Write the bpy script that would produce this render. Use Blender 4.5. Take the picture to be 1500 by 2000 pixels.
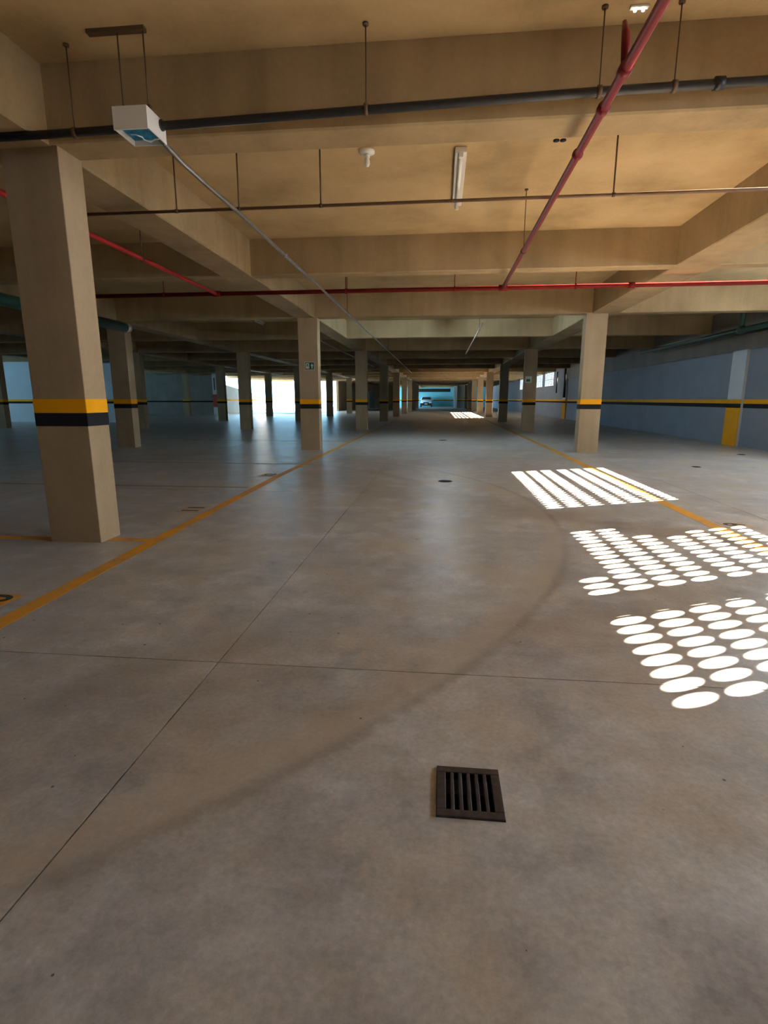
import bpy, bmesh, math, random
from mathutils import Vector, Matrix
random.seed(7)
for o in list(bpy.data.objects):
    bpy.data.objects.remove(o, do_unlink=True)
sc = bpy.context.scene
col = sc.collection

# ------------------------------------------------------------------ camera
FPX = 1048.0
PITCH = math.atan(220 / FPX)
YAW = math.atan(110 / math.hypot(FPX, 220))
cd = bpy.data.cameras.new('camera')
cd.sensor_fit = 'VERTICAL'
cd.sensor_height = 24.0
cd.lens = 24.0 * FPX / 2000.0
cd.clip_start = 0.02
cd.clip_end = 400
cam = bpy.data.objects.new('camera', cd)
col.objects.link(cam)
cam.location = (0, 0, 1.1)
cam.rotation_euler = (math.pi / 2 - PITCH, 0, YAW)
sc.camera = cam

# ------------------------------------------------------------------ light
world = bpy.data.worlds.new('world')
sc.world = world
world.use_nodes = True
bg = world.node_tree.nodes['Background']
bg.inputs[0].default_value = (0.36, 0.72, 1.0, 1)
bg.inputs[1].default_value = 5.0
SUN = Vector((-2.25, -1.0, -1.0)).normalized()      # direction the sunlight travels
sd = bpy.data.lights.new('sun', 'SUN')
sd.energy = 110.0
sd.color = (1.0, 0.86, 0.66)
sd.angle = math.radians(0.22)
sun = bpy.data.objects.new('sun', sd)
col.objects.link(sun)
sun.rotation_euler = SUN.to_track_quat('-Z', 'Y').to_euler()
sun.location = (20, 8, 14)

# added lamps inside the three near side windows, boosting their daylight onto floor
for wy, power in ((1.45, 88.0), (5.93, 80.0), (9.65, 55.0)):
    ad = bpy.data.lights.new('window_daylight', 'AREA')
    ad.shape = 'RECTANGLE'
    ad.size, ad.size_y = (1.2 if wy < 2 else 2.6), 0.80
    ad.energy = power
    ad.color = (0.90, 0.96, 1.0)
    ao = bpy.data.objects.new('window_daylight', ad)
    col.objects.link(ao)
    ao.location = (7.04, wy - (0.42 if wy < 2 else 0), 2.38)
    ao.rotation_euler = Vector((-1.0, 0.0, -0.28)).to_track_quat('-Z', 'Z').to_euler()

sc.view_settings.view_transform = 'Standard'
sc.view_settings.look = 'None'
sc.view_settings.gamma = 1.0
sc.view_settings.use_curve_mapping = False
sc.view_settings.exposure = 1.5
try:
    sc.cycles.max_bounces = 10
    sc.cycles.diffuse_bounces = 4
    sc.cycles.use_denoising = True
    sc.cycles.caustics_reflective = False
    sc.cycles.sample_clamp_indirect = 30
except Exception:
    pass

# ------------------------------------------------------------------ materials
def nodes(m):
    m.use_nodes = True
    return m.node_tree.nodes, m.node_tree.links, m.node_tree.nodes['Principled BSDF']

def plain(name, c, rough=0.6, metal=0.0, var=0.0, scale=6.0, emit=None, estr=0.0, spec=0.5):
    m = bpy.data.materials.new(name)
    N, L, b = nodes(m)
    b.inputs['Base Color'].default_value = (*c, 1)
    b.inputs['Roughness'].default_value = rough
    b.inputs['Metallic'].default_value = metal
    b.inputs['Specular IOR Level'].default_value = spec
    if var > 0:
        g = N.new('ShaderNodeNewGeometry')
        n = N.new('ShaderNodeTexNoise')
        n.inputs['Scale'].default_value = scale
        n.inputs['Detail'].default_value = 5
        L.new(g.outputs['Position'], n.inputs['Vector'])
        r = N.new('ShaderNodeValToRGB')
        r.color_ramp.elements[0].position = 0.3
        r.color_ramp.elements[1].position = 0.7
        r.color_ramp.elements[0].color = (*[x * (1 - var) for x in c], 1)
        r.color_ramp.elements[1].color = (*[min(1, x * (1 + var)) for x in c], 1)
        L.new(n.outputs['Fac'], r.inputs[0])
        L.new(r.outputs[0], b.inputs['Base Color'])
    if emit:
        b.inputs['Emission Color'].default_value = (*emit, 1)
        b.inputs['Emission Strength'].default_value = estr
    return m

def concrete(name, c1, c2, c3, rough=0.8, bump=0.15, board=True):
    """fair-faced concrete: blotches, fine speckle, faint vertical board marks"""
    m = bpy.data.materials.new(name)
    N, L, b = nodes(m)
    b.inputs['Roughness'].default_value = rough
    b.inputs['Specular IOR Level'].default_value = 0.25
    g = N.new('ShaderNodeNewGeometry')
    n1 = N.new('ShaderNodeTexNoise'); n1.inputs['Scale'].default_value = 1.3; n1.inputs['Detail'].default_value = 6
    n2 = N.new('ShaderNodeTexNoise'); n2.inputs['Scale'].default_value = 28; n2.inputs['Detail'].default_value = 3
    mp = N.new('ShaderNodeMapping'); mp.inputs['Scale'].default_value = (5.5, 5.5, 0.35)
    n3 = N.new('ShaderNodeTexNoise'); n3.inputs['Scale'].default_value = 1.0; n3.inputs['Detail'].default_value = 3
    L.new(g.outputs['Position'], n1.inputs['Vector']); L.new(g.outputs['Position'], n2.inputs['Vector'])
    L.new(g.outputs['Position'], mp.inputs['Vector']); L.new(mp.outputs[0], n3.inputs['Vector'])
    r = N.new('ShaderNodeValToRGB')
    e = r.color_ramp.elements
    e[0].position = 0.32; e[0].color = (*c1, 1)
    e[1].position = 0.68; e[1].color = (*c3, 1)
    k = e.new(0.5); k.color = (*c2, 1)
    a1 = N.new('ShaderNodeMath'); a1.operation = 'MULTIPLY_ADD'; a1.inputs[1].default_value = 0.55 if board else 0.78
    a2 = N.new('ShaderNodeMath'); a2.operation = 'MULTIPLY_ADD'; a2.inputs[1].default_value = 0.30 if board else 0.1
    a3 = N.new('ShaderNodeMath'); a3.operation = 'MULTIPLY'; a3.inputs[1].default_value = 0.15 if board else 0.12
    L.new(n2.outputs['Fac'], a3.inputs[0])
    L.new(n3.outputs['Fac'], a2.inputs[0]); L.new(a3.outputs[0], a2.inputs[2])
    L.new(n1.outputs['Fac'], a1.inputs[0]); L.new(a2.outputs[0], a1.inputs[2])
    L.new(a1.outputs[0], r.inputs[0])
    L.new(r.outputs[0], b.inputs['Base Color'])
    bp = N.new('ShaderNodeBump'); bp.inputs['Strength'].default_value = bump; bp.inputs['Distance'].default_value = 0.01
    L.new(n2.outputs['Fac'], bp.inputs['Height']); L.new(bp.outputs[0], b.inputs['Normal'])
    return m

def floor_material():
    m = bpy.data.materials.new('power_floated_concrete')
    N, L, b = nodes(m)
    b.inputs['Specular IOR Level'].default_value = 0.5
    g = N.new('ShaderNodeNewGeometry')
    def noise(s, d=5, rough=0.55):
        n = N.new('ShaderNodeTexNoise'); n.inputs['Scale'].default_value = s
        n.inputs['Detail'].default_value = d; n.inputs['Roughness'].default_value = rough
        L.new(g.outputs['Position'], n.inputs['Vector']); return n
    def ramp(src, a, ca, c, cc):
        r = N.new('ShaderNodeValToRGB'); e = r.color_ramp.elements
        e[0].position = a; e[0].color = (*ca, 1); e[1].position = c; e[1].color = (*cc, 1)
        L.new(src, r.inputs[0]); return r
    def math_(op, a, bb=None, c=None):
        n = N.new('ShaderNodeMath'); n.operation = op
        for i, v in enumerate((a, bb, c)):
            if v is None: continue
            if isinstance(v, (int, float)): n.inputs[i].default_value = v
            else: L.new(v, n.inputs[i])
        return n.outputs[0]
    def mix(fac, a, bcol, mode='MIX'):
        n = N.new('ShaderNodeMix'); n.data_type = 'RGBA'; n.blend_type = mode
        if isinstance(fac, (int, float)): n.inputs[0].default_value = fac
        else: L.new(fac, n.inputs[0])
        for i, v in ((6, a), (7, bcol)):
            if isinstance(v, tuple): n.inputs[i].default_value = (*v, 1)
            else: L.new(v, n.inputs[i])
        return n.outputs[2]
    n_big, n_mid, n_fine, n_warm = noise(0.9, 7, 0.62), noise(4.2, 9, 0.68), noise(55, 4, 0.7), noise(1.7, 8, 0.65)
    base = ramp(n_mid.outputs['Fac'], 0.33, (0.31, 0.31, 0.325), 0.64, (0.66, 0.66, 0.675)).outputs[0]
    warm = ramp(n_warm.outputs['Fac'], 0.42, (0, 0, 0), 0.66, (1, 1, 1)).outputs[0]
    c = mix(math_('MULTIPLY', warm, 0.8), base, (0.53, 0.455, 0.35))
    dark = ramp(n_big.outputs['Fac'], 0.36, (1, 1, 1), 0.56, (0, 0, 0)).outputs[0]
    c = mix(math_('MULTIPLY', dark, 0.45), c, (0.32, 0.312, 0.328))
    fine = ramp(n_fine.outputs['Fac'], 0.3, (0.72, 0.72, 0.72), 0.72, (1.12, 1.12, 1.12)).outputs[0]
    c = mix(0.7, c, fine, 'MULTIPLY')
    # worn tyre track: a ring on the ground
    p1, p2, p3 = Vector((1.02, 4.35)), Vector((0.05, 1.97)), Vector((-0.74, 1.1))
    d = 2 * (p1.x * (p2.y - p3.y) + p2.x * (p3.y - p1.y) + p3.x * (p1.y - p2.y))
    ux = (p1.length_squared * (p2.y - p3.y) + p2.length_squared * (p3.y - p1.y) + p3.length_squared * (p1.y - p2.y)) / d
    uy = (p1.length_squared * (p3.x - p2.x) + p2.length_squared * (p1.x - p3.x) + p3.length_squared * (p2.x - p1.x)) / d
    R = (Vector((ux, uy)) - p1).length
    s = N.new('ShaderNodeSeparateXYZ'); L.new(g.outputs['Position'], s.inputs[0])
    dx = math_('SUBTRACT', s.outputs[0], ux); dy = math_('SUBTRACT', s.outputs[1], uy)
    dist = math_('SQRT', math_('ADD', math_('MULTIPLY', dx, dx), math_('MULTIPLY', dy, dy)))
    wob = math_('MULTIPLY', math_('SUBTRACT', n_mid.outputs['Fac'], 0.5), 0.10)
    off = math_('ABSOLUTE', math_('ADD', math_('SUBTRACT', dist, R), wob))
    tr = N.new('ShaderNodeMapRange'); L.new(off, tr.inputs[0])
    tr.inputs[1].default_value = 0.01; tr.inputs[2].default_value = 0.045
    tr.inputs[3].default_value = 1; tr.inputs[4].default_value = 0
    # paler dusty margin beside the track
    tm = N.new('ShaderNodeMapRange'); L.new(math_('ABSOLUTE', math_('ADD', math_('SUBTRACT', dist, R - 0.09), wob)), tm.inputs[0])
    tm.inputs[1].default_value = 0.03; tm.inputs[2].default_value = 0.13
    tm.inputs[3].default_value = 0.4; tm.inputs[4].default_value = 0
    c = mix(tm.outputs[0], c, (0.50, 0.42, 0.31))
    track = math_('MULTIPLY', tr.outputs[0], math_('MULTIPLY', ramp(n_warm.outputs['Fac'], 0.3, (0.2, 0.2, 0.2), 0.62, (1, 1, 1)).outputs[0], 0.5))
    c = mix(track, c, (0.185, 0.155, 0.13))
    # second, fainter parallel track
    off2 = math_('ABSOLUTE', math_('ADD', math_('SUBTRACT', dist, R - 0.9), wob))
    t2 = N.new('ShaderNodeMapRange'); L.new(off2, t2.inputs[0])
    t2.inputs[1].default_value = 0.03; t2.inputs[2].default_value = 0.16
    t2.inputs[3].default_value = 0.22; t2.inputs[4].default_value = 0
    c = mix(t2.outputs[0], c, (0.2, 0.175, 0.15))
    # small dark grit
    v = N.new('ShaderNodeTexVoronoi'); v.voronoi_dimensions = '2D'; v.inputs['Scale'].default_value = 4.6
    L.new(g.outputs['Position'], v.inputs['Vector'])
    gr = N.new('ShaderNodeMapRange'); L.new(v.outputs['Distance'], gr.inputs[0])
    gr.inputs[1].default_value = 0.022; gr.inputs[2].default_value = 0.05
    gr.inputs[3].default_value = 0.85; gr.inputs[4].default_value = 0
    sv = N.new('ShaderNodeSeparateColor'); L.new(v.outputs['Color'], sv.inputs[0])
    keep = math_('GREATER_THAN', sv.outputs[0], 0.62)
    size = math_('MULTIPLY_ADD', math_('POWER', sv.outputs[1], 2.0), 0.028, 0.010)
    L.new(math_('MULTIPLY', size, 0.55), gr.inputs[1]); L.new(size, gr.inputs[2])
    c = mix(math_('MULTIPLY', gr.outputs[0], keep), c, (0.06, 0.05, 0.045))
    L.new(c, b.inputs['Base Color'])
    rr = N.new('ShaderNodeMapRange'); L.new(n_mid.outputs['Fac'], rr.inputs[0])
    rr.inputs[1].default_value = 0.3; rr.inputs[2].default_value = 0.7
    rr.inputs[3].default_value = 0.27; rr.inputs[4].default_value = 0.5
    L.new(rr.outputs[0], b.inputs['Roughness'])
    bp = N.new('ShaderNodeBump'); bp.inputs['Strength'].default_value = 0.12; bp.inputs['Distance'].default_value = 0.02
    hs = math_('ADD', n_mid.outputs['Fac'], math_('MULTIPLY', n_fine.outputs['Fac'], 0.15))
    L.new(hs, bp.inputs['Height']); L.new(bp.outputs[0], b.inputs['Normal'])
    return m

def worn_paint(name, c, under, lo, hi):
    m = bpy.data.materials.new(name)
    N, L, b = nodes(m)
    b.inputs['Roughness'].default_value = 0.6
    g = N.new('ShaderNodeNewGeometry')
    n = N.new('ShaderNodeTexNoise'); n.inputs['Scale'].default_value = 3.0; n.inputs['Detail'].default_value = 8
    n.inputs['Roughness'].default_value = 0.7
    L.new(g.outputs['Position'], n.inputs['Vector'])
    r = N.new('ShaderNodeValToRGB'); e = r.color_ramp.elements
    e[0].position = lo; e[0].color = (*under, 1); e[1].position = hi; e[1].color = (*c, 1)
    L.new(n.outputs['Fac'], r.inputs[0]); L.new(r.outputs[0], b.inputs['Base Color'])
    return m

M = {}
M['concrete'] = concrete('tan_concrete', (0.27, 0.195, 0.105), (0.38, 0.275, 0.148), (0.46, 0.34, 0.19))
M['slab'] = concrete('tan_soffit_concrete', (0.36, 0.255, 0.125), (0.50, 0.36, 0.185), (0.60, 0.44, 0.24), board=False, bump=0.03)
M['column'] = concrete('column_concrete', (0.33, 0.245, 0.15), (0.41, 0.31, 0.195), (0.47, 0.36, 0.235), bump=0.08)
M['floor'] = floor_material()
M['joint'] = plain('joint_grout', (0.05, 0.045, 0.04), 0.9)
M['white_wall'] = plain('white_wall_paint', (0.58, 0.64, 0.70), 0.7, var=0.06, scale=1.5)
M['side_wall'] = plain('grey_blue_wall_paint', (0.26, 0.295, 0.36), 0.8, var=0.08, scale=1.2)  # white wall paint, darkened and blued so the colour holds its shade
M['grey_render'] = concrete('grey_render', (0.22, 0.21, 0.19), (0.27, 0.255, 0.23), (0.32, 0.30, 0.27))
M['yellow'] = plain('yellow_paint', (0.95, 0.43, 0.008), 0.7, var=0.05, spec=0.15)
M['black'] = plain('black_paint', (0.022, 0.022, 0.025), 0.8, spec=0.1)
M['line'] = worn_paint('worn_yellow_line', (0.78, 0.36, 0.015), (0.52, 0.30, 0.09), 0.36, 0.58)
M['faint'] = worn_paint('very_worn_yellow', (0.40, 0.27, 0.12), (0.32, 0.28, 0.23), 0.38, 0.68)
M['patch'] = worn_paint('rubbed_yellow_patch', (0.56, 0.38, 0.20), (0.46, 0.41, 0.35), 0.38, 0.66)
M['ink'] = plain('black_stencil_paint', (0.03, 0.022, 0.015), 0.6)
M['red'] = plain('red_gloss_paint', (0.20, 0.014, 0.018), 0.42, var=0.12, scale=9, spec=0.35)
M['red_bright'] = plain('bright_red_paint', (0.55, 0.03, 0.03), 0.5, var=0.1, scale=9, spec=0.3)  # brighter copy of the pipe red, light put into its colour
M['red_main'] = plain('dull_red_paint', (0.17, 0.02, 0.017), 0.85, var=0.15, scale=9, spec=0.0)
M['black_pipe'] = plain('black_pvc', (0.016, 0.016, 0.019), 0.45, var=0.3, scale=30)
M['galv'] = plain('galvanised_steel', (0.22, 0.21, 0.20), 0.42, 0.6, var=0.12, scale=14)
M['brown_pipe'] = plain('brown_painted_pipe', (0.20, 0.115, 0.07), 0.45, var=0.15, scale=9)
M['rod'] = plain('rusty_rod', (0.13, 0.085, 0.05), 0.6, 0.4)
M['wire'] = plain('pale_strap', (0.62, 0.55, 0.45), 0.4, 0.5)
M['plastic'] = plain('white_plastic', (0.80, 0.80, 0.78), 0.35)
M['lit_tube'] = plain('lit_fluorescent_tube', (0.9, 0.95, 0.92), 0.3, emit=(0.62, 0.85, 1.0), estr=110)
M['tube'] = plain('frosted_tube_glass', (0.90, 0.90, 0.88), 0.2)
M['lampmetal'] = plain('white_enamel', (0.75, 0.72, 0.66), 0.3)
M['blue'] = plain('blue_board', (0.01, 0.20, 0.42), 0.3, var=0.6, scale=40)
M['iron'] = plain('cast_iron', (0.050, 0.043, 0.052), 0.4, 0.3, var=0.35, scale=50)
M['dark'] = plain('dark_pit', (0.008, 0.008, 0.008), 0.9)  # near-black; stands in for shade in doorway, ribbon window and grate pit
M['green_pipe'] = plain('dark_green_pvc', (0.02, 0.065, 0.05), 0.35)
M['sign_green'] = plain('sign_green', (0.008, 0.075, 0.045), 0.4)
M['sign_white'] = plain('sign_white', (0.62, 0.70, 0.60), 0.4)
M['grille'] = plain('perforated_block_paint', (0.42, 0.41, 0.40), 0.7)
M['frame'] = plain('window_frame_metal', (0.30, 0.31, 0.33), 0.5)
M['led'] = plain('lit_lamp_lens', (1, 1, 1), 0.3, emit=(1.0, 0.95, 0.85), estr=3)
M['carpaint'] = plain('white_car_paint', (0.62, 0.80, 0.86), 0.2)
M['carglass'] = plain('car_glass', (0.02, 0.05, 0.07), 0.08)
M['rubber'] = plain('black_rubber', (0.015, 0.015, 0.017), 0.7)
M['teal_wall'] = plain('teal_wall_paint', (0.16, 0.52, 0.64), 0.7, var=0.05, scale=1)
M['red_band'] = plain('red_wall_paint', (0.60, 0.10, 0.07), 0.6)
M['yard'] = concrete('pale_yard_concrete', (0.52, 0.53, 0.53), (0.58, 0.59, 0.59), (0.64, 0.65, 0.65))

# ------------------------------------------------------------------ helpers
def link(name, me, mat, parent=None, loc=(0, 0, 0)):
    o = bpy.data.objects.new(name, me)
    col.objects.link(o)
    if mat is not None and not me.materials:
        me.materials.append(mat)
    o.location = loc
    if parent is not None:
        o.parent = parent
    return o

def tag(o, label, cat=None, group=None, kind=None):
    o['label'] = label
    if cat: o['category'] = cat
    if group: o['group'] = group
    if kind: o['kind'] = kind
    return o

def empty(name, loc=(0, 0, 0), rz=0.0):
    o = bpy.data.objects.new(name, None)
    o.empty_display_size = 0.2
    col.objects.link(o)
    o.location = loc
    o.rotation_euler = (0, 0, rz)
    return o

def add_box(bm, x0, x1, y0, y1, z0, z1):
    v = [bm.verts.new((x, y, z)) for z in (z0, z1) for y in (y0, y1) for x in (x0, x1)]
    for f in ((0, 2, 3, 1), (4, 5, 7, 6), (0, 1, 5, 4), (2, 6, 7, 3), (0, 4, 6, 2), (1, 3, 7, 5)):
        bm.faces.new([v[i] for i in f])
    return v

def mesh(bm, name, smooth=False):
    me = bpy.data.meshes.new(name)
    bm.normal_update()
    bm.to_mesh(me); bm.free()
    if smooth:
        for p in me.polygons: p.use_smooth = True
    return me

def boxes(name, lst, mat, parent=None, loc=(0, 0, 0), bevel=0.0, seg=1):
    bm = bmesh.new()
    for b in lst: add_box(bm, *b)
    if bevel > 0:
        bmesh.ops.bevel(bm, geom=list(bm.edges), offset=bevel, segments=seg, affect='EDGES', profile=0.5)
    return link(name, mesh(bm, name), mat, parent, loc)

def box(name, x0, x1, y0, y1, z0, z1, mat, parent=None, loc=(0, 0, 0), bevel=0.0, seg=1):
    return boxes(name, [(x0, x1, y0, y1, z0, z1)], mat, parent, loc, bevel, seg)

def tube_bm(bm, pts, r, n=10, cap=True):
    pts = [Vector(p) for p in pts]
    rings = []
    up0 = None
    for i, p in enumerate(pts):
        t = (pts[min(i + 1, len(pts) - 1)] - pts[max(i - 1, 0)]).normalized()
        ref = Vector((0, 0, 1)) if abs(t.z) < 0.9 else Vector((1, 0, 0))
        a = t.cross(ref).normalized(); b = a.cross(t).normalized()
        if up0 is not None and a.dot(up0) < 0: a = -a; b = -b
        up0 = a
        rad = r[i] if isinstance(r, (list, tuple)) else r
        rings.append([bm.verts.new(p + rad * (math.cos(2 * math.pi * k / n) * a + math.sin(2 * math.pi * k / n) * b)) for k in range(n)])
    for i in range(len(rings) - 1):
        for k in range(n):
            bm.faces.new((rings[i][k], rings[i][(k + 1) % n], rings[i + 1][(k + 1) % n], rings[i + 1][k]))
    if cap:
        bm.faces.new(rings[0][::-1]); bm.faces.new(rings[-1])
    bmesh.ops.recalc_face_normals(bm, faces=list(bm.faces))

def tube(name, pts, r, mat, parent=None, loc=(0, 0, 0), n=10):
    bm = bmesh.new(); tube_bm(bm, pts, r, n)
    o = link(name, mesh(bm, name, True), mat, parent, loc)
    return o

def flat_strip(name, pts, w, z, mat, parent=None, th=0.0012):
    """painted strip on the floor following a polyline"""
    bm = bmesh.new()
    pts = [Vector((p[0], p[1])) for p in pts]
    L_, R_ = [], []
    for i, p in enumerate(pts):
        t = (pts[min(i + 1, len(pts) - 1)] - pts[max(i - 1, 0)]).normalized()
        nrm = Vector((-t.y, t.x)) * (w / 2)
        a, b = p + nrm, p - nrm
        L_.append((bm.verts.new((a.x, a.y, z + th)), bm.verts.new((a.x, a.y, z))))
        R_.append((bm.verts.new((b.x, b.y, z + th)), bm.verts.new((b.x, b.y, z))))
    for i in range(len(pts) - 1):
        bm.faces.new((L_[i][0], R_[i][0], R_[i + 1][0], L_[i + 1][0]))
        bm.faces.new((L_[i][1], L_[i + 1][1], R_[i + 1][1], R_[i][1]))
        bm.faces.new((L_[i][0], L_[i + 1][0], L_[i + 1][1], L_[i][1]))
        bm.faces.new((R_[i][0], R_[i][1], R_[i + 1][1], R_[i + 1][0]))
    for j in (0, -1):
        bm.faces.new((L_[j][0], L_[j][1], R_[j][1], R_[j][0]))
    bmesh.ops.recalc_face_normals(bm, faces=list(bm.faces))
    return link(name, mesh(bm, name), mat, parent)

def disc(name, x, y, z0, z1, r, mat, parent=None, n=20, r2=None):
    return tube(name, [(x, y, z0), (x, y, z1)], [r, r if r2 is None else r2], mat, parent, n=n)

def struct(o, label, cat):
    return tag(o, label, cat, kind='structure')

# ------------------------------------------------------------------ dimensions
CZ, BZ = 3.25, 2.78              # ceiling slab, underside of the beams
XR = 7.10                        # inner face of the right wall
ROWY = [3.82 + 7.86 * k for k in range(10)]
YB = 84.0                        # back wall
YARD = (-17.2, -9.7, 38.2, 57.8)

# ------------------------------------------------------------------ floor
floor = box('floor', -26, 7.4, -9, YB + 0.4, -0.30, -0.10, M['joint'])
struct(floor, 'grey polished concrete floor slabs of the whole car park', 'floor')
G = 0.0055
xj = [-0.92 + 3.97 * j for j in range(-6, 2)]
xs = [-26] + xj + [7.4]
ys = [-9, -6.53] + [2.03 + 4.28 * i for i in range(-1, 10)]
DR = (0.012, 0.198, 1.252, 1.455)     # pit of the near floor grate
cache = {}
def slab_mesh(w, d):
    k = (round(w, 3), round(d, 3))
    if k not in cache:
        bm = bmesh.new(); add_box(bm, 0, w, 0, d, -0.10, 0); cache[k] = mesh(bm, 'slab'); cache[k].materials.append(M['floor'])
    return cache[k]
def holed_slab(x0, x1, y0, y1, hx0, hx1, hy0, hy1):
    bm = bmesh.new()
    o = [(x0, y0), (x1, y0), (x1, y1), (x0, y1)]; h = [(hx0, hy0), (hx1, hy0), (hx1, hy1), (hx0, hy1)]
    rings = [[bm.verts.new((*p, z)) for p in q] for q, z in ((o, 0), (h, 0), (h, -0.1), (o, -0.1))]
    for a, b in ((0, 1), (1, 2), (2, 3), (3, 0)):
        for k in range(4):
            bm.faces.new((rings[a][k], rings[a][(k + 1) % 4], rings[b][(k + 1) % 4], rings[b][k]))
    bmesh.ops.recalc_face_normals(bm, faces=list(bm.faces))
    return mesh(bm, 'slab')
for i in range(len(xs) - 1):
    for j in range(len(ys) - 1):
        x0, x1, y0, y1 = xs[i] + G / 2, xs[i + 1] - G / 2, ys[j] + G / 2, ys[j + 1] - G / 2
        if y0 > 38 and x1 < -9.8:
            y1 = min(y1, 38.2)
            if y1 - y0 < 0.05: continue
        if x0 < DR[0] < x1 and y0 < DR[2] < y1:
            link('slab', holed_slab(x0, x1, y0, y1, *DR), M['floor'], floor)
        else:
            link('slab', slab_mesh(x1 - x0, y1 - y0), M['floor'], floor, (x0, y0, 0))
box('slab', -9.7, 7.4, ys[-1], YB + 0.4, -0.1, 0, M['floor'], floor)
yg = box('yard_ground', -60, -9.705, 38.205, YB + 20, -0.1, -0.002, M['yard'])
struct(yg, 'pale concrete ground of the open yard beyond the far left opening', 'ground')

# ------------------------------------------------------------------ ceiling with its beams
ceil = boxes('ceiling', [(-26, 7.4, -9, 38.2, CZ, CZ + 0.22), (YARD[1], 7.4, 38.2, YB + 0.4, CZ, CZ + 0.22),
                         (YARD[0], YARD[1], 38.2, 51.5, CZ, CZ + 0.22)], M['slab'])
struct(ceil, 'tan bare concrete soffit slab carrying the beam grid', 'ceiling')
girders = [(-2.87, 0.43), (3.24, 0.52), (-7.27, 0.43), (-11.32, 0.43), (-17.0, 0.43)]
for gx, w in girders:
    y1 = 38.2 if gx < -10 else YB
    box('girder', gx - w / 2, gx + w / 2, -8.8, y1, BZ, CZ + 0.01, M['concrete'], ceil, bevel=0.012)
for k in range(-1, 10):
    for kind in (0, 1):
        y = 3.79 + 7.86 * k + (3.96 if kind else 0)
        if y > YB - 1: continue
        x0 = -25.9 if y < 38 else (YARD[0] if y < 51 else YARD[1])
        box('primary_beam' if not kind else 'secondary_beam', x0, XR, y, y + (0.28 if not kind else 0.22),
            BZ + 0.004, CZ + 0.01, M['concrete'], ceil, bevel=0.012)

# ------------------------------------------------------------------ right wall, windows of perforated blocks
HB = 0.42; ZB = 0.43; PIT = 0.103; OFF = 0.0555; HD = 0.071
Z0W, Z1W = 1.95, 1.95 + 2 * ZB
wins = [(0.40, 3), (4.62, 0), (8.18, 7), (35.75, 7), (39.6, 7), (43.6, 7), (47.45, 7)]  # first window is unseen, its length set for the bounce light
win_rng = []
for y0, n in wins:
    win_rng.append((y0, y0 + n * HB) if n else (4.585, 7.25))
pieces = [(XR, XR + 0.08, -9, YB + 0.4, -0.1, Z0W), (XR, XR + 0.08, -9, YB + 0.4, Z1W, CZ + 0.2)]
prev = -9
for a, b in win_rng:
    pieces.append((XR, XR + 0.08, prev, a, Z0W, Z1W)); prev = b
pieces.append((XR, XR + 0.08, prev, YB + 0.4, Z0W, Z1W))
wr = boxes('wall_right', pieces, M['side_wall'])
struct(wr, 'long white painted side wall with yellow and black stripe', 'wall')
def wall_band(parent, x0, x1, y0, y1, yellow=True):
    if yellow:
        box('yellow_band', x0, x1, y0, y1, 1.0, 1.1, M['yellow'], parent)
    box('black_band', x0, x1, y0, y1, 0.9, 1.0, M['black'], parent)
wall_band(wr, XR - 0.004, XR + 0.01, -8.8, YB)
box('edge_beam', XR - 0.04, XR + 0.02, 11.7, 33.0, 2.23, CZ, M['grey_render'], wr, bevel=0.008)
for a, b, up in ((13.68, 14.3, M['white_wall']), (31.8, 32.6, M['white_wall'])):
    box('pilaster', XR - 0.07, XR + 0.01, a, b, 0.0, 2.235, up, wr, bevel=0.006)
    box('yellow_panel', XR - 0.075, XR - 0.06, a - 0.004, b + 0.004, 0.0, 0.9, M['yellow'], wr)
    box('yellow_band', XR - 0.075, XR - 0.06, a - 0.004, b + 0.004, 1.0, 1.1, M['yellow'], wr)
    box('black_band', XR - 0.075, XR - 0.06, a - 0.004, b + 0.004, 0.9, 1.0, M['black'], wr)

bcache = {}
def block_mesh(mask, n=16, t=0.012):
    """perforated block, 4 x 4 round holes; mask[row][i]: open; i counts from the high-y side"""
    key = (tuple(tuple(r) for r in mask), n)
    if key in bcache: return bcache[key]
    bm = bmesh.new()
    yb = [0, OFF + PIT * 0.5, OFF + PIT * 1.5, OFF + PIT * 2.5, HB]
    zb = [0, OFF + PIT * 0.5, OFF + PIT * 1.5, OFF + PIT * 2.5, ZB]
    for r in range(4):
        for i in range(4):
            y0, y1, z0, z1 = -yb[i + 1], -yb[i], zb[r], zb[r + 1]
            cy, cz = -(OFF + PIT * i), OFF + PIT * r
            if mask[r][i]:
                rings = []
                for x in (-t / 2, t / 2):
                    oo, ii = [], []
                    for k in range(n):
                        a = 2 * math.pi * k / n
                        ca, sa = math.cos(a), math.sin(a)
                        sy = ((y1 - cy) if ca > 0 else (cy - y0)); sz = ((z1 - cz) if sa > 0 else (cz - z0))
                        q = max(abs(ca), abs(sa))
                        oo.append(bm.verts.new((x, cy + sy * ca / q, cz + sz * sa / q)))
                        ii.append(bm.verts.new((x, cy + HD / 2 * ca, cz + HD / 2 * sa)))
                    rings.append((oo, ii))
                for k in range(n):
                    j = (k + 1) % n
                    bm.faces.new((rings[0][0][k], rings[0][1][k], rings[0][1][j], rings[0][0][j]))
                    bm.faces.new((rings[1][0][k], rings[1][0][j], rings[1][1][j], rings[1][1][k]))
                    bm.faces.new((rings[0][1][k], rings[1][1][k], rings[1][1][j], rings[0][1][j]))
            else:
                add_box(bm, -t / 2, t / 2, y0, y1, z0, z1)
    me = mesh(bm, 'perforated_block'); me.materials.append(M['grille'])
    bcache[key] = me
    return me
FULL = [[1] * 4 for _ in range(4)]
TOPCUT = [[1] * 4, [1] * 4, [1] * 4, [0] * 4]  # top row shut in place of shade from the eave outside
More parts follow.
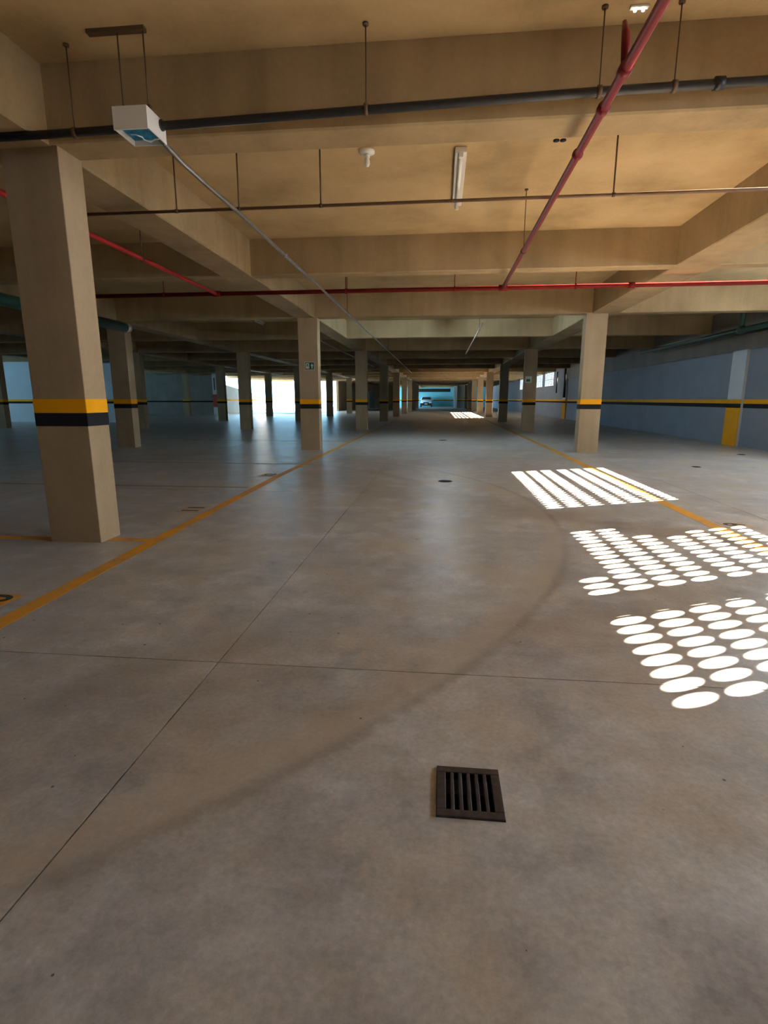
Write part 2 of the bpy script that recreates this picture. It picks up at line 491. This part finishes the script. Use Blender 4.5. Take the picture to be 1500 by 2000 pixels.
wlabels = ['perforated block window of the right wall, just behind the camera',
           'perforated block window casting the two nearest patches of sun dots', 'perforated block window casting the striped middle sun patch',
           'first white glaring window in the far right wall', 'second white glaring window in the far right wall',
           'third white glaring window in the far right wall', 'fourth white glaring window in the far right wall']
for w, ((a, b), (y0, nb)) in enumerate(zip(win_rng, wins)):
    e = boxes('window_%d' % (w + 1), [(XR - 0.01, XR + 0.08, a - 0.0, a + 0.02, Z0W, Z1W), (XR - 0.01, XR + 0.08, b - 0.02, b, Z0W, Z1W),
                                      (XR - 0.01, XR + 0.08, a, b, Z0W - 0.02, Z0W + 0.012), (XR - 0.01, XR + 0.08, a, b, Z1W - 0.012, Z1W + 0.02)], M['frame'])
    struct(e, wlabels[w], 'window')
    n = nb or 7
    top = b
    for r in range(2):
        for q in range(n):
            mk = [row[:] for row in FULL]
            if w == 1:
                if r == 1 and q == 0: mk = [[0, 0, 0, 1], [1] * 4, [1] * 4, [0] * 4]  # shut holes of the first three block columns imitate shade from outside
                if r == 0 and q == 0: mk = [[0, 0, 0, 1], [0, 0, 0, 1], [0, 0, 0, 1], [0] * 4]
                if r == 1 and q == 1: mk = [row[:] for row in TOPCUT]
                if r == 1 and q == 2: mk = [[1] * 4, [1] * 4, [1] * 4, [0, 0, 0, 1]]
                if q == 6: mk = [[1, 0, 0, 0]] * 4
            elif r == 1 and w == 2:
                mk = TOPCUT
            o = link('perforated_block', block_mesh(mk, 16 if w < 3 else 8), M['grille'], e, (XR + 0.05, top - q * HB, Z0W + r * ZB))
    if w >= 3:
        for q in (1, 3, 5):
            y = a + q * (b - a) / 7 + 0.21
            box('mullion', XR - 0.015, XR + 0.03, y - 0.03, y + 0.03, Z0W, Z1W, M['frame'], e)

# ------------------------------------------------------------------ other walls
wb = box('wall_back', -9.85, XR, YB, YB + 0.3, -0.1, CZ + 0.2, M['teal_wall'])
struct(wb, 'teal end wall behind the parked white car', 'wall')
wall_band(wb, -9.6, XR, YB - 0.006, YB + 0.01)
box('ribbon_vent', -3.6, 1.5, YB - 0.05, YB + 0.02, 2.2, 2.68, M['dark'], wb)  # black box standing in for the shaded recess of a ribbon window
wf = box('wall_front', -26, 7.4, -9.2, -9.0, -0.1, CZ + 0.2, M['grey_render'])
struct(wf, 'grey end wall behind the camera', 'wall')
# left wall with open high level windows (out of frame, lets in the cool daylight)
lp = [(-26.2, -26, -9, 38.2, -0.1, 2.0), (-26.2, -26, -9, 38.2, 2.75, CZ + 0.2)]
py = -9
for a, b in ((12.2, 19.1), (20.0, 24.6), (27, 34.0)):
    lp.append((-26.2, -26, py, a, 2.0, 2.75)); py = b
lp.append((-26.2, -26, py, 38.2, 2.0, 2.75))
wl = boxes('wall_left', lp, M['white_wall'])
struct(wl, 'far left boundary wall with open window bands', 'wall')
wp = box('wall_partition', -25.9, -15.6, 25.2, 25.4, 0, CZ, M['white_wall'])
struct(wp, 'pale blue partition wall seen behind the nearest left column', 'wall')
wall_band(wp, -25.9, -15.6, 25.194, 25.21)
wd = box('wall_far_left', -26, -16.25, 38.2, 38.4, -0.1, CZ, M['grey_render'])
struct(wd, 'dark grey rendered wall at the far left with black stripe', 'wall')
wall_band(wd, -25.9, -16.25, 38.194, 38.21, False)
wc = boxes('wall_corridor', [(-9.85, -8.65, 66.0, 66.2, 0, CZ), (-7.95, -5.0, 66.0, 66.2, 0, CZ), (-8.65, -7.95, 66.0, 66.2, 2.1, CZ),
                             (-9.85, -9.65, 51.5, 66.2, -0.1, CZ)], M['column'])
struct(wc, 'tan wall with a dark doorway beside the far end of the aisle', 'wall')
box('doorway_back', -8.7, -7.9, 66.5, 66.52, 0, 2.2, M['dark'], wc)  # black sheet standing in for the darkness beyond the doorway
wg = box('wall_grey_block', 2.15, 3.5, 71.2, 72.2, 0, CZ, M['grey_render'])
struct(wg, 'dark grey wall block right of the parked car at the far end', 'wall')
box('white_edge_pillar', 1.72, 2.14, 71.1, 71.5, 0, CZ, M['white_wall'], wg)
wall_band(wg, 2.15, 3.5, 71.19, 71.21)
# retaining wall of the yard with a sloping top
bm = bmesh.new()
prof = [(38.4, 0), (53, 0), (53, 1.25), (52, 1.35), (42, 2.25), (38.4, 2.6)]
A = [bm.verts.new((-17.3, y, z)) for y, z in prof]; B = [bm.verts.new((-17.0, y, z)) for y, z in prof]
bm.faces.new(A); bm.faces.new(B[::-1])
for i in range(len(prof)):
    j = (i + 1) % len(prof); bm.faces.new((A[i], B[i], B[j], A[j]))
bmesh.ops.recalc_face_normals(bm, faces=list(bm.faces))
rw = link('wall_yard_side', mesh(bm, 'retaining_wall'), M['white_wall'])
struct(rw, 'pale blue sloping retaining wall of the yard beyond the opening', 'wall')
box('orange_band', -17.01, -16.99, 38.5, 53, 0.98, 1.1, M['yellow'], rw)
pl = empty('wall_pillar', (-16.05, 38.1, 0))
tag(pl, 'white square pillar with a red painted middle beside the bright opening', 'pillar')
box('shaft', -0.2, 0.2, -0.15, 0.25, 0, CZ, M['plastic'], pl, bevel=0.006)
box('red_band', -0.204, 0.204, -0.154, 0.254, 0.55, 1.45, M['red_band'], pl)
box('black_pipe', -0.06, -0.01, -0.19, -0.14, 1.75, 2.6, M['black_pipe'], pl)

# ------------------------------------------------------------------ columns
CW, CDp = 0.42, 0.26
def col_meshes():
    bm = bmesh.new(); add_box(bm, -CW / 2, CW / 2, 0, CDp, 0, BZ + 0.02)
    bmesh.ops.bevel(bm, geom=[e for e in bm.edges if abs(e.verts[0].co.z - e.verts[1].co.z) > 1], offset=0.004, segments=1, affect='EDGES')
    s = mesh(bm, 'shaft'); s.materials.append(M['column'])
    out = [s]
    for z0, z1, m in ((1.0, 1.102, 'yellow'), (0.902, 1.0, 'black')):
        bm = bmesh.new(); t = 0.003
        add_box(bm, -CW / 2 - t, CW / 2 + t, -t, CDp + t, z0, z1)
        bmesh.ops.bevel(bm, geom=[e for e in bm.edges if abs(e.verts[0].co.z - e.verts[1].co.z) > 0.05], offset=0.004, segments=1, affect='EDGES')
        q = mesh(bm, 'band'); q.materials.append(M[m]); out.append(q)
    return out
cm = col_meshes()
words = ['first', 'second', 'third', 'fourth', 'fifth', 'sixth', 'seventh', 'eighth', 'ninth']
def column(x, y, label, group):
    e = empty('concrete_column', (x, y, 0))
    tag(e, label, 'column', group)
    for nm, me in zip(('shaft', 'yellow_band', 'black_band'), cm):
        o = bpy.data.objects.new(nm, me); col.objects.link(o); o.parent = e
    return e
L1 = ['large tan column in the left foreground with yellow and black band', 'second column on the left of the aisle, bearing the green exit sign']
for k in range(9):
    lab = L1[k] if k < 2 else '%s column from the front along the left edge of the aisle' % words[k]
    column(-2.83, ROWY[k], lab, 'columns along the left edge of the aisle')
for k in range(9):
    lab = {0: 'column just outside the right of the frame beside the near sun dots', 1: 'nearest visible column right of the aisle, behind the striped sun patch',
           2: 'right-hand aisle column bearing a small pale sign'}.get(k, '%s visible column along the right edge of the aisle' % words[k - 1])
    c_ = column(3.09, ROWY[k], lab, 'columns along the right edge of the aisle')
    if k == 0:                       # unseen first column, thinned so its shadow fits the gap between dots
        c_.location.y = 3.77; c_.scale.y = 0.5
for k in range(1, 7):
    lab = {1: 'dark column behind the foreground column, under the green drain pipe'}.get(k, '%s column of the row left of the aisle columns' % words[k - 1])
    column(-7.25, ROWY[k] + 0.2, lab, 'columns of the second row from the aisle')
for k in (2, 3, 4):
    lab = {2: 'column mostly hidden behind the dark column under the drain pipe', 3: 'dark column just right of the red and white pillar', 4: 'dark column standing against the bright white opening'}[k]
    column(-11.3, ROWY[k], lab, 'columns of the third row from the aisle')
for k in (2, 3, 4):
    lab = {2: 'dark column at the extreme left edge of the picture', 3: 'column in front of the pale blue partition wall', 4: 'greyish column in front of the dark grey far wall'}[k]
    column(-17.0, ROWY[k], lab, 'columns of the fourth row from the aisle')

# ------------------------------------------------------------------ floor paint
def paint(o, label, cat, group=None):
    return tag(o, label, cat, group)
paint(flat_strip('floor_line', [(-2.17, -4), (-2.17, 2.2), (-2.23, 3.9), (-2.34, 7.6), (-2.35, 12), (-2.36, 30)], 0.105, 0.0, M['line']),
      'long worn yellow line along the left edge of the aisle', 'floor line')
paint(flat_strip('floor_line', [(2.44, -4), (2.44, 6.5), (2.50, 12), (2.5, 30)], 0.12, 0.0, M['line']),
      'worn orange line along the right edge crossing the sun patches', 'floor line')
paint(flat_strip('floor_line', [(-2.28, 3.93), (-2.615, 3.93)], 0.09, 0.0, M['line']), 'short yellow stub joining the foreground column to the long line', 'floor line')
paint(flat_strip('floor_line', [(-3.06, 3.90), (-7.0, 3.90)], 0.10, 0.0, M['line']), 'yellow bay line running left from the foreground column', 'floor line')
for i, y in enumerate((6.55, 9.1, 14.3)):
    paint(flat_strip('floor_line', [(-2.41, y), (-7.0, y)], 0.08, 0.0, M['faint']),
          ['faded bay line just beyond the number 11', 'faded bay line beyond the number 12', 'faded bay line beyond the column with the exit sign'][i], 'floor line', 'faded bay lines')

def text_mesh(s, size):
    cu = bpy.data.curves.new('txt', 'FONT'); cu.body = s; cu.size = size; cu.extrude = 0.0006; cu.offset = 0.005
    cu.align_x = 'CENTER'
    ob = bpy.data.objects.new('txt', cu); col.objects.link(ob)
    dg = bpy.context.evaluated_depsgraph_get()
    me = bpy.data.meshes.new_from_object(ob.evaluated_get(dg))
    bpy.data.objects.remove(ob, do_unlink=True); bpy.data.curves.remove(cu)
    me.materials.clear()
    return me
for s, x, y, rz, lab in (('10', -2.385, 2.55, 90, 'stencilled number 10 at the left edge of the picture'),
                         ('11', -2.41, 5.15, 90, 'stencilled number 11 beyond the foreground column'),
                         ('12', -2.43, 7.70, 90, 'faint stencilled number 12 farther along the left line'),
                         ('6', 2.56, 4.98, -90, 'stencilled number at the edge of the middle sun dots')):
    e = empty('bay_number', (x, y, 0), math.radians(rz))
    tag(e, lab, 'floor number', 'stencilled bay numbers')
    w = 0.145 if len(s) > 1 else 0.11
    box('paint_patch', -w, w, -0.035, 0.205, 0.0, 0.0016, M['patch'] if s != '10' else M['line'], e, bevel=0.0007)
    for q, ch in enumerate(s):
        link('digit', text_mesh(ch, 0.24), M['ink'], e, ((q - (len(s) - 1) / 2) * 0.145, 0, 0.0024))

# ------------------------------------------------------------------ floor drains
g = empty('drain_grate', (0.105, 1.353, 0))
tag(g, 'square cast iron drain grate in the foreground floor', 'drain grate')
W2, D2 = (DR[1] - DR[0]) / 2 - 0.001, (DR[3] - DR[2]) / 2 - 0.001
fr = 0.026
boxes('frame', [(-W2, W2, -D2, -D2 + fr, -0.02, 0.007), (-W2, W2, D2 - fr, D2, -0.02, 0.007),
                (-W2, -W2 + fr, -D2 + fr, D2 - fr, -0.02, 0.007), (W2 - fr, W2, -D2 + fr, D2 - fr, -0.02, 0.007)], M['iron'], g, bevel=0.0015)
inner = 2 * (W2 - fr)
for i in range(5):
    gap = (inner - 5 * 0.011) / 6
    cx = -W2 + fr + gap * (i + 1) + 0.011 * (i + 0.5)
    box('bar', cx - 0.0055, cx + 0.0055, -D2 + fr - 0.004, D2 - fr + 0.004, -0.016, 0.0055, M['iron'], g, bevel=0.002)
box('sump', -W2, W2, -D2, D2, -0.099, -0.09, M['dark'], g)
for x, y, r, lab in ((0.09, 7.34, 0.10, 'small dark floor drain in the middle of the aisle'), (0.09, 14.9, 0.11, 'farther dark floor drain in the middle of the aisle'),
                     (4.26, 9.37, 0.07, 'small dark floor drain right of the striped sun patch'), (6.11, 11.6, 0.08, 'small dark floor drain near the right wall')):
    e = empty('floor_drain', (x, y, 0)); tag(e, lab, 'floor drain', 'small round floor drains')
    disc('rim', 0, 0, 0.0, 0.004, r, M['iron'], e)
    disc('cover', 0, 0, 0.0035, 0.006, r * 0.8, M['dark'], e)

# ------------------------------------------------------------------ pipes and services
def pipe(name, pts, r, mat, label, hang=(), couple=(), axis='x', hang_mat='rod', n=12, rod_r=0.006):
    p0 = Vector(pts[0])
    e = empty(name, p0); tag(e, label, 'pipe')
    tube('pipe_run', [Vector(p) - p0 for p in pts], r, M[mat], e, n=n)
    for h in hang:                                   # (x, y, z of the pipe)
        v = Vector(h) - p0
        top = CZ - p0.z
        hr = tube('hanger_rod', [v, Vector((v.x, v.y, top))], rod_r, M[hang_mat], e, n=8)
        d = Vector((0.012, 0, 0)) if axis == 'x' else Vector((0, 0.012, 0))
        tube('clamp', [v - d, v + d], r * 1.3, M[hang_mat], hr, n=12)
        tube('anchor', [Vector((v.x, v.y, top - 0.012)), Vector((v.x, v.y, top))], 0.018, M[hang_mat], hr, n=10)
    for c, ln in couple:
        v = Vector(c) - p0
        d = Vector((ln / 2, 0, 0)) if axis == 'x' else Vector((0, ln / 2, 0))
        tube('coupling', [v - d, v + d], r * 1.38, M[mat], e, n=12)
    return e
RZ = 2.65
p = pipe('sprinkler_pipe', [(0.85, -7, RZ), (0.85, 8.22, RZ)], 0.0245, 'red', 'red sprinkler pipe running overhead along the right of the aisle',
         hang=[(0.85, 1.2, RZ), (0.85, 6.3, RZ)], couple=[((0.85, 3.06, RZ), 0.05), ((0.85, 3.42, RZ), 0.04), ((0.85, 3.98, RZ), 0.03)], axis='y', hang_mat='rod', rod_r=0.004)
o0 = p.location
tube('riser', [Vector((0.85, 3.06, RZ)) - o0, Vector((0.84, 3.06, 2.80)) - o0, Vector((0.835, 3.08, 2.86)) - o0], [0.022, 0.020, 0.010], M['red'], p)
p = pipe('sprinkler_pipe', [(-5.7, 8.265, RZ), (7.05, 8.22, RZ)], 0.029, 'red_main', 'red sprinkler main crossing the whole ceiling from side to side',
         hang=[(-4.2, 8.255, RZ), (-1.41, 8.25, RZ), (0.17, 8.245, RZ), (1.85, 8.24, RZ), (5.0, 8.23, RZ)], couple=[((0.85, 8.243, RZ), 0.12), ((-3.37, 8.252, RZ), 0.12), ((2.6, 8.23, RZ), 0.08)], axis='x', hang_mat='red_main')
pipe('sprinkler_pipe', [(-3.38, -3, RZ), (-3.38, 8.24, RZ)], 0.024, 'red_bright', 'bright red sprinkler pipe left of the foreground column',
     hang=[(-3.38, 6.2, RZ)], axis='y')
pipe('drain_pipe', [(-3.9, 3.62, 2.745), (-2.2, 3.62, 2.765), (-0.5, 3.62, 2.80), (0.9, 3.62, 2.83), (2.4, 3.62, 2.845), (6.9, 3.62, 2.90)], 0.0245, 'black_pipe',
     'black pipe slung across in front of the nearest ceiling beam', hang=[(-0.48, 3.62, 2.805), (0.87, 3.62, 2.83), (1.28, 3.62, 2.835), (-2.35, 3.62, 2.76)],
     couple=[((1.52, 3.62, 2.838), 0.05)], axis='x', hang_mat='rod', rod_r=0.004)
pipe('ceiling_pipe', [(-3.6, 5.0, 2.735), (7.05, 4.97, 2.735)], 0.0135, 'brown_pipe', 'thin brown pipe crossing below the ceiling behind the first beam',
     hang=[(-2.36, 4.995, 2.735), (-1.79, 4.995, 2.735), (-1.06, 4.99, 2.735), (1.37, 4.985, 2.735), (4.3, 4.98, 2.735)], axis='x', rod_r=0.007)
cpts = [(-1.80, 3.63, 2.715), (-1.765, 3.85, 2.66), (-1.72, 4.15, 2.622), (-1.69, 4.7, 2.61), (-1.67, 7.5, 2.60), (-1.67, 15, 2.60), (-1.68, 32, 2.60)]
pipe('steel_conduit', cpts, 0.0155, 'galv', 'grey steel conduit running from the white box far along the aisle ceiling',
     hang=[(-1.67, 9.9, 2.6), (-1.67, 17.6, 2.6), (-1.675, 25.4, 2.6)], axis='y', couple=[((-1.672, 6.0, 2.603), 0.05), ((-1.67, 12.5, 2.6), 0.05), ((-1.67, 20.6, 2.6), 0.07)])
pipe('steel_conduit', [(0.85, 11.9, RZ), (0.85, 19.6, RZ)], 0.016, 'wire', 'pale conduit hanging beyond the second cross beam right of centre', hang=[(0.85, 13.0, RZ)], axis='y')
pipe('steel_conduit', [(-3.25, 12.5, RZ), (-3.25, 26.8, RZ)], 0.018, 'galv', 'pale conduit running behind the column with the exit sign', hang=[(-3.25, 17.5, RZ)], axis='y')
# green drain pipes
p = pipe('drain_pipe', [(-6.68, 5.0, 2.59), (-6.68, 11.35, 2.59)], 0.095, 'green_pipe', 'thick dark green drain pipe above the dark left column', axis='y', n=18,
         couple=[((-6.68, 9.9, 2.59), 0.16)])
o0 = p.location
tube('branch', [Vector((-6.68, 9.9, 2.59)) - o0, Vector((-6.68, 9.9, CZ)) - o0], 0.055, M['green_pipe'], p, n=14)
tube('end_cap', [Vector((-6.68, 11.3, 2.59)) - o0, Vector((-6.68, 11.42, 2.59)) - o0], 0.10, M['wire'], p, n=18)
p = pipe('drain_pipe', [(6.5, 8.9, 2.56), (6.5, 19.0, 2.60)], 0.06, 'green_pipe', 'dark green drain pipe along the top of the right wall', axis='y', n=16,
         couple=[((6.5, 13.0, 2.58), 0.16), ((6.5, 11.3, 2.575), 0.2)])
o0 = p.location
tube('branch', [Vector((6.5, 13.0, 2.58)) - o0, Vector((6.5, 13.0, CZ)) - o0], 0.06, M['green_pipe'], p, n=14)
tube('side_run', [Vector((6.72, 9.5, 2.52)) - o0, Vector((6.72, 18.5, 2.56)) - o0], 0.028, M['black_pipe'], p, n=10)
p = pipe('down_pipe', [(6.955, 31.95, 1.2), (6.955, 31.95, CZ)], 0.066, 'black_pipe', 'dark down pipe on the far right wall left of the near column', axis='x', n=12)
tube('branch', [(0, 0, 1.75), (-1.6, 0.5, 1.85)], 0.05, M['black_pipe'], p)
pipe('down_pipe', [(7.06, 34.6, 1.5), (7.06, 34.6, 2.75)], 0.035, 'black_pipe', 'short thin down pipe just before the far right windows', axis='x', n=10)

# junction box with open underside
jb = empty('junction_box', (-1.88, 3.56, 2.69))
tag(jb, 'white open junction box with blue board hung under the ceiling', 'junction box')
X, Yh, Zh, t = 0.108, 0.115, 0.115, 0.006
boxes('shell', [(-X, X, -Yh, -Yh + t, 0, Zh), (-X, X, Yh - t, Yh, 0, Zh), (-X, -X + t, -Yh + t, Yh - t, 0, Zh), (X - t, X, -Yh + t, Yh - t, 0, Zh),
                (-X, X, -Yh, Yh, Zh, Zh + t)], M['plastic'], jb)
box('lip', -X, X, -Yh, -Yh + 0.012, -0.003, 0.001, M['plastic'], jb)
bd = box('circuit_board', -X + 0.02, X - t, -Yh + 0.012, Yh - 0.03, 0.02, 0.03, M['blue'], jb)
tube('cable', [(-0.06, -0.01, 0.014), (-0.02, -0.02, 0.006), (0.01, 0.0, 0.0), (0.0, 0.035, 0.002), (0.03, 0.06, -0.002), (0.065, 0.045, 0.004), (0.09, 0.06, 0.012)], 0.004, M['plastic'], bd, n=6)
tube('grommet', [(X, 0.06, 0.088), (X + 0.008, 0.06, 0.088)], 0.032, M['black_pipe'], jb, n=14)
box('strut', -0.26, 0.10, -0.06, -0.02, CZ - 2.69 - 0.022, CZ - 2.69, M['rod'], jb)
for x, y in ((-0.075, -0.04), (0.085, -0.04)):
    tube('hanger_rod', [(x, y, Zh), (x, y, CZ - 2.69)], 0.0045, M['rod'], jb, n=8)
box('bracket', -0.10, 0.10, -0.055, -0.025, Zh + t, Zh + t + 0.03, M['rod'], jb)

# lamps
def batten(x, y0, y1, label, grp='fluorescent battens', w=0.052, mat='tube'):
    e = empty('fluorescent_batten', (x, y0, CZ)); tag(e, label, 'ceiling light', grp)
    ln = y1 - y0
    box('housing', -w, w, 0, ln, -0.045, 0, M['lampmetal'], e, bevel=0.006)
    for yy in (0.0, ln - 0.04):
        box('lamp_holder', -0.02, 0.02, yy, yy + 0.04, -0.085, -0.045, M['plastic'], e, bevel=0.004)
    tube('tube', [(0, 0.03, -0.07), (0, ln - 0.03, -0.07)], 0.0165, M[mat], e, n=12)
    return e
batten(0.135, 5.25, 6.60, 'white fluorescent batten on the ceiling right of centre')
batten(0.135, 13.0, 14.4, 'lit fluorescent batten in the second bay, behind the second cross beam', mat='lit_tube')
batten(-5.07, 15.0, 16.3, 'pale fluorescent batten above the dark left bays')
batten(-4.51, 15.9, 17.2, 'thin fluorescent batten just left of the exit sign column', w=0.03)
batten(6.5, 33.6, 37.6, 'fluorescent line above the far right windows', w=0.04)
batten(6.6, 27.1, 28.6, 'fluorescent batten just left of the near right column top', w=0.04)
for x, y, lab in ((-0.69, 5.25, 'white ceiling lamp holder with bulb behind the first beam'),):
    e = empty('bulb_holder', (x, y, CZ)); tag(e, lab, 'ceiling light')
    tube('base', [(0, 0, 0), (0, 0, -0.018), (0, 0, -0.03)], [0.07, 0.07, 0.045], M['plastic'], e, n=24)
    tube('socket', [(0, 0, -0.028), (0, 0, -0.06)], [0.026, 0.024], M['plastic'], e, n=18)
    tube('bulb', [(0, 0, -0.058), (0, 0, -0.075), (0, 0, -0.105), (0, 0, -0.125), (0, 0, -0.132)], [0.018, 0.024, 0.026, 0.018, 0.005], M['tube'], e, n=18)
e = empty('ceiling_outlet', (0.96, 5.22, CZ)); tag(e, 'small black double outlet hole in the ceiling beside the red pipe', 'outlet')
for s in (-1, 1):
    tube('socket', [(s * 0.028, 0, 0), (s * 0.028, 0, -0.008)], 0.026, M['dark'], e, n=16)
e = empty('twin_spot_lamp', (1.06, 3.64, CZ)); tag(e, 'tiny lit twin lamp on the ceiling beside the red pipe', 'ceiling light')
box('base', -0.05, 0.05, -0.015, 0.015, -0.012, 0, M['plastic'], e, bevel=0.002)
for s in (-1, 1):
    tube('lens', [(s * 0.022, 0, -0.012), (s * 0.022, 0, -0.026)], [0.010, 0.008], M['led'], e, n=14)

# ------------------------------------------------------------------ signs
e = empty('exit_sign', (-2.805, ROWY[1] - 0.001, 1.80)); tag(e, 'small green exit sign with white door and arrow on the aisle column', 'sign')
box('plate', -0.105, 0.105, -0.006, 0, -0.082, 0.082, M['sign_green'], e, bevel=0.001)
boxes('border', [(-0.105, 0.105, -0.0075, -0.006, 0.074, 0.082), (-0.105, 0.105, -0.0075, -0.006, -0.082, -0.074),
                 (-0.105, -0.097, -0.0075, -0.006, -0.074, 0.074), (0.097, 0.105, -0.0075, -0.006, -0.074, 0.074)], M['sign_white'], e)
boxes('door_pictogram', [(-0.082, -0.066, -0.0085, -0.006, -0.055, 0.055), (-0.022, -0.006, -0.0085, -0.006, -0.055, 0.055),
                         (-0.066, -0.022, -0.0085, -0.006, 0.035, 0.055), (-0.066, -0.022, -0.0085, -0.006, -0.055, -0.025), (-0.052, -0.036, -0.0085, -0.006, -0.025, 0.015)], M['sign_white'], e)
bm = bmesh.new()
ar = [(0.045, -0.055), (0.065, -0.055), (0.065, 0.0), (0.085, 0.0), (0.055, 0.052), (0.025, 0.0), (0.045, 0.0)]
A = [bm.verts.new((x, -0.0085, z)) for x, z in ar]; B = [bm.verts.new((x, -0.006, z)) for x, z in ar]
bm.faces.new(A); bm.faces.new(B[::-1])
for i in range(len(ar)):
    j = (i + 1) % len(ar); bm.faces.new((A[i], B[i], B[j], A[j]))
bmesh.ops.recalc_face_normals(bm, faces=list(bm.faces))
link('arrow', mesh(bm, 'arrow'), M['sign_white'], e)
e = empty('wall_sign', (3.02, ROWY[2] - 0.001, 1.77)); tag(e, 'small pale green plate on the second visible right-hand column', 'sign')
box('plate', -0.11, 0.11, -0.006, 0, -0.11, 0.11, M['sign_white'], e, bevel=0.001)
box('print', -0.07, 0.06, -0.008, -0.005, -0.07, 0.02, M['sign_green'], e)

# ------------------------------------------------------------------ parked car, front towards the camera
car = empty('car', (-2.05, 79.5, 0)); tag(car, 'small white car parked at the far end of the aisle', 'car')
def loft(name, secs, mat):
    """secs: (y, z0, z1, half width bottom, half width top)"""
    bm = bmesh.new(); R = []
    for y, z0, z1, wb_, wt in secs:
        R.append([bm.verts.new(q) for q in ((-wb_, y, z0), (wb_, y, z0), (wb_ * 1.0, y, (z0 + z1) / 2), (wt, y, z1), (-wt, y, z1), (-wb_, y, (z0 + z1) / 2))])
    for i in range(len(R) - 1):
        for k in range(6):
            bm.faces.new((R[i][k], R[i][(k + 1) % 6], R[i + 1][(k + 1) % 6], R[i + 1][k]))
    bm.faces.new(R[0]); bm.faces.new(R[-1][::-1])
    bmesh.ops.recalc_face_normals(bm, faces=list(bm.faces))
    bmesh.ops.bevel(bm, geom=list(bm.edges), offset=0.03, segments=2, affect='EDGES')
    return link(name, mesh(bm, name, True), mat, car)
loft('body', [(0.0, 0.25, 0.78, 0.78, 0.70), (0.25, 0.2, 0.9, 0.85, 0.78), (1.1, 0.18, 0.98, 0.87, 0.82), (3.2, 0.18, 1.0, 0.87, 0.82), (3.9, 0.25, 0.95, 0.82, 0.76)], M['carpaint'])
loft('cabin', [(1.0, 0.93, 1.0, 0.78, 0.74), (1.7, 0.93, 1.47, 0.78, 0.58), (3.1, 0.93, 1.50, 0.78, 0.58), (3.75, 0.93, 1.05, 0.76, 0.72)], M['carpaint'])
bm = bmesh.new()
q = [(-0.70, 1.08, 1.04), (0.70, 1.08, 1.04), (0.55, 1.66, 1.42), (-0.55, 1.66, 1.42)]
A = [bm.verts.new((x, y - 0.035, z + 0.015)) for x, y, z in q]; B = [bm.verts.new((x, y + 0.03, z - 0.03)) for x, y, z in q]
bm.faces.new(A); bm.faces.new(B[::-1])
for i in range(4): bm.faces.new((A[i], B[i], B[(i + 1) % 4], A[(i + 1) % 4]))
bmesh.ops.recalc_face_normals(bm, faces=list(bm.faces))
link('windscreen', mesh(bm, 'windscreen'), M['carglass'], car)
box('bumper', -0.83, 0.83, -0.06, 0.3, 0.2, 0.56, M['rubber'], car, bevel=0.05, seg=2)
box('radiator_grille', -0.4, 0.4, -0.03, 0.05, 0.56, 0.70, M['rubber'], car, bevel=0.01)
box('number_plate', -0.2, 0.2, -0.075, -0.05, 0.40, 0.50, M['plastic'], car)
for s in (-1, 1):
    box('headlight', s * 0.62 - 0.14, s * 0.62 + 0.14, -0.02, 0.1, 0.60, 0.74, M['tube'], car, bevel=0.02)
    box('wing_mirror', s * 0.93 - 0.08, s * 0.93 + 0.08, 1.15, 1.25, 0.96, 1.1, M['carpaint'], car, bevel=0.02)
    for y in (0.75, 3.15):
        tube('wheel', [(s * 0.68, y, 0.30), (s * 0.86, y, 0.30)], 0.30, M['rubber'], car, n=20)
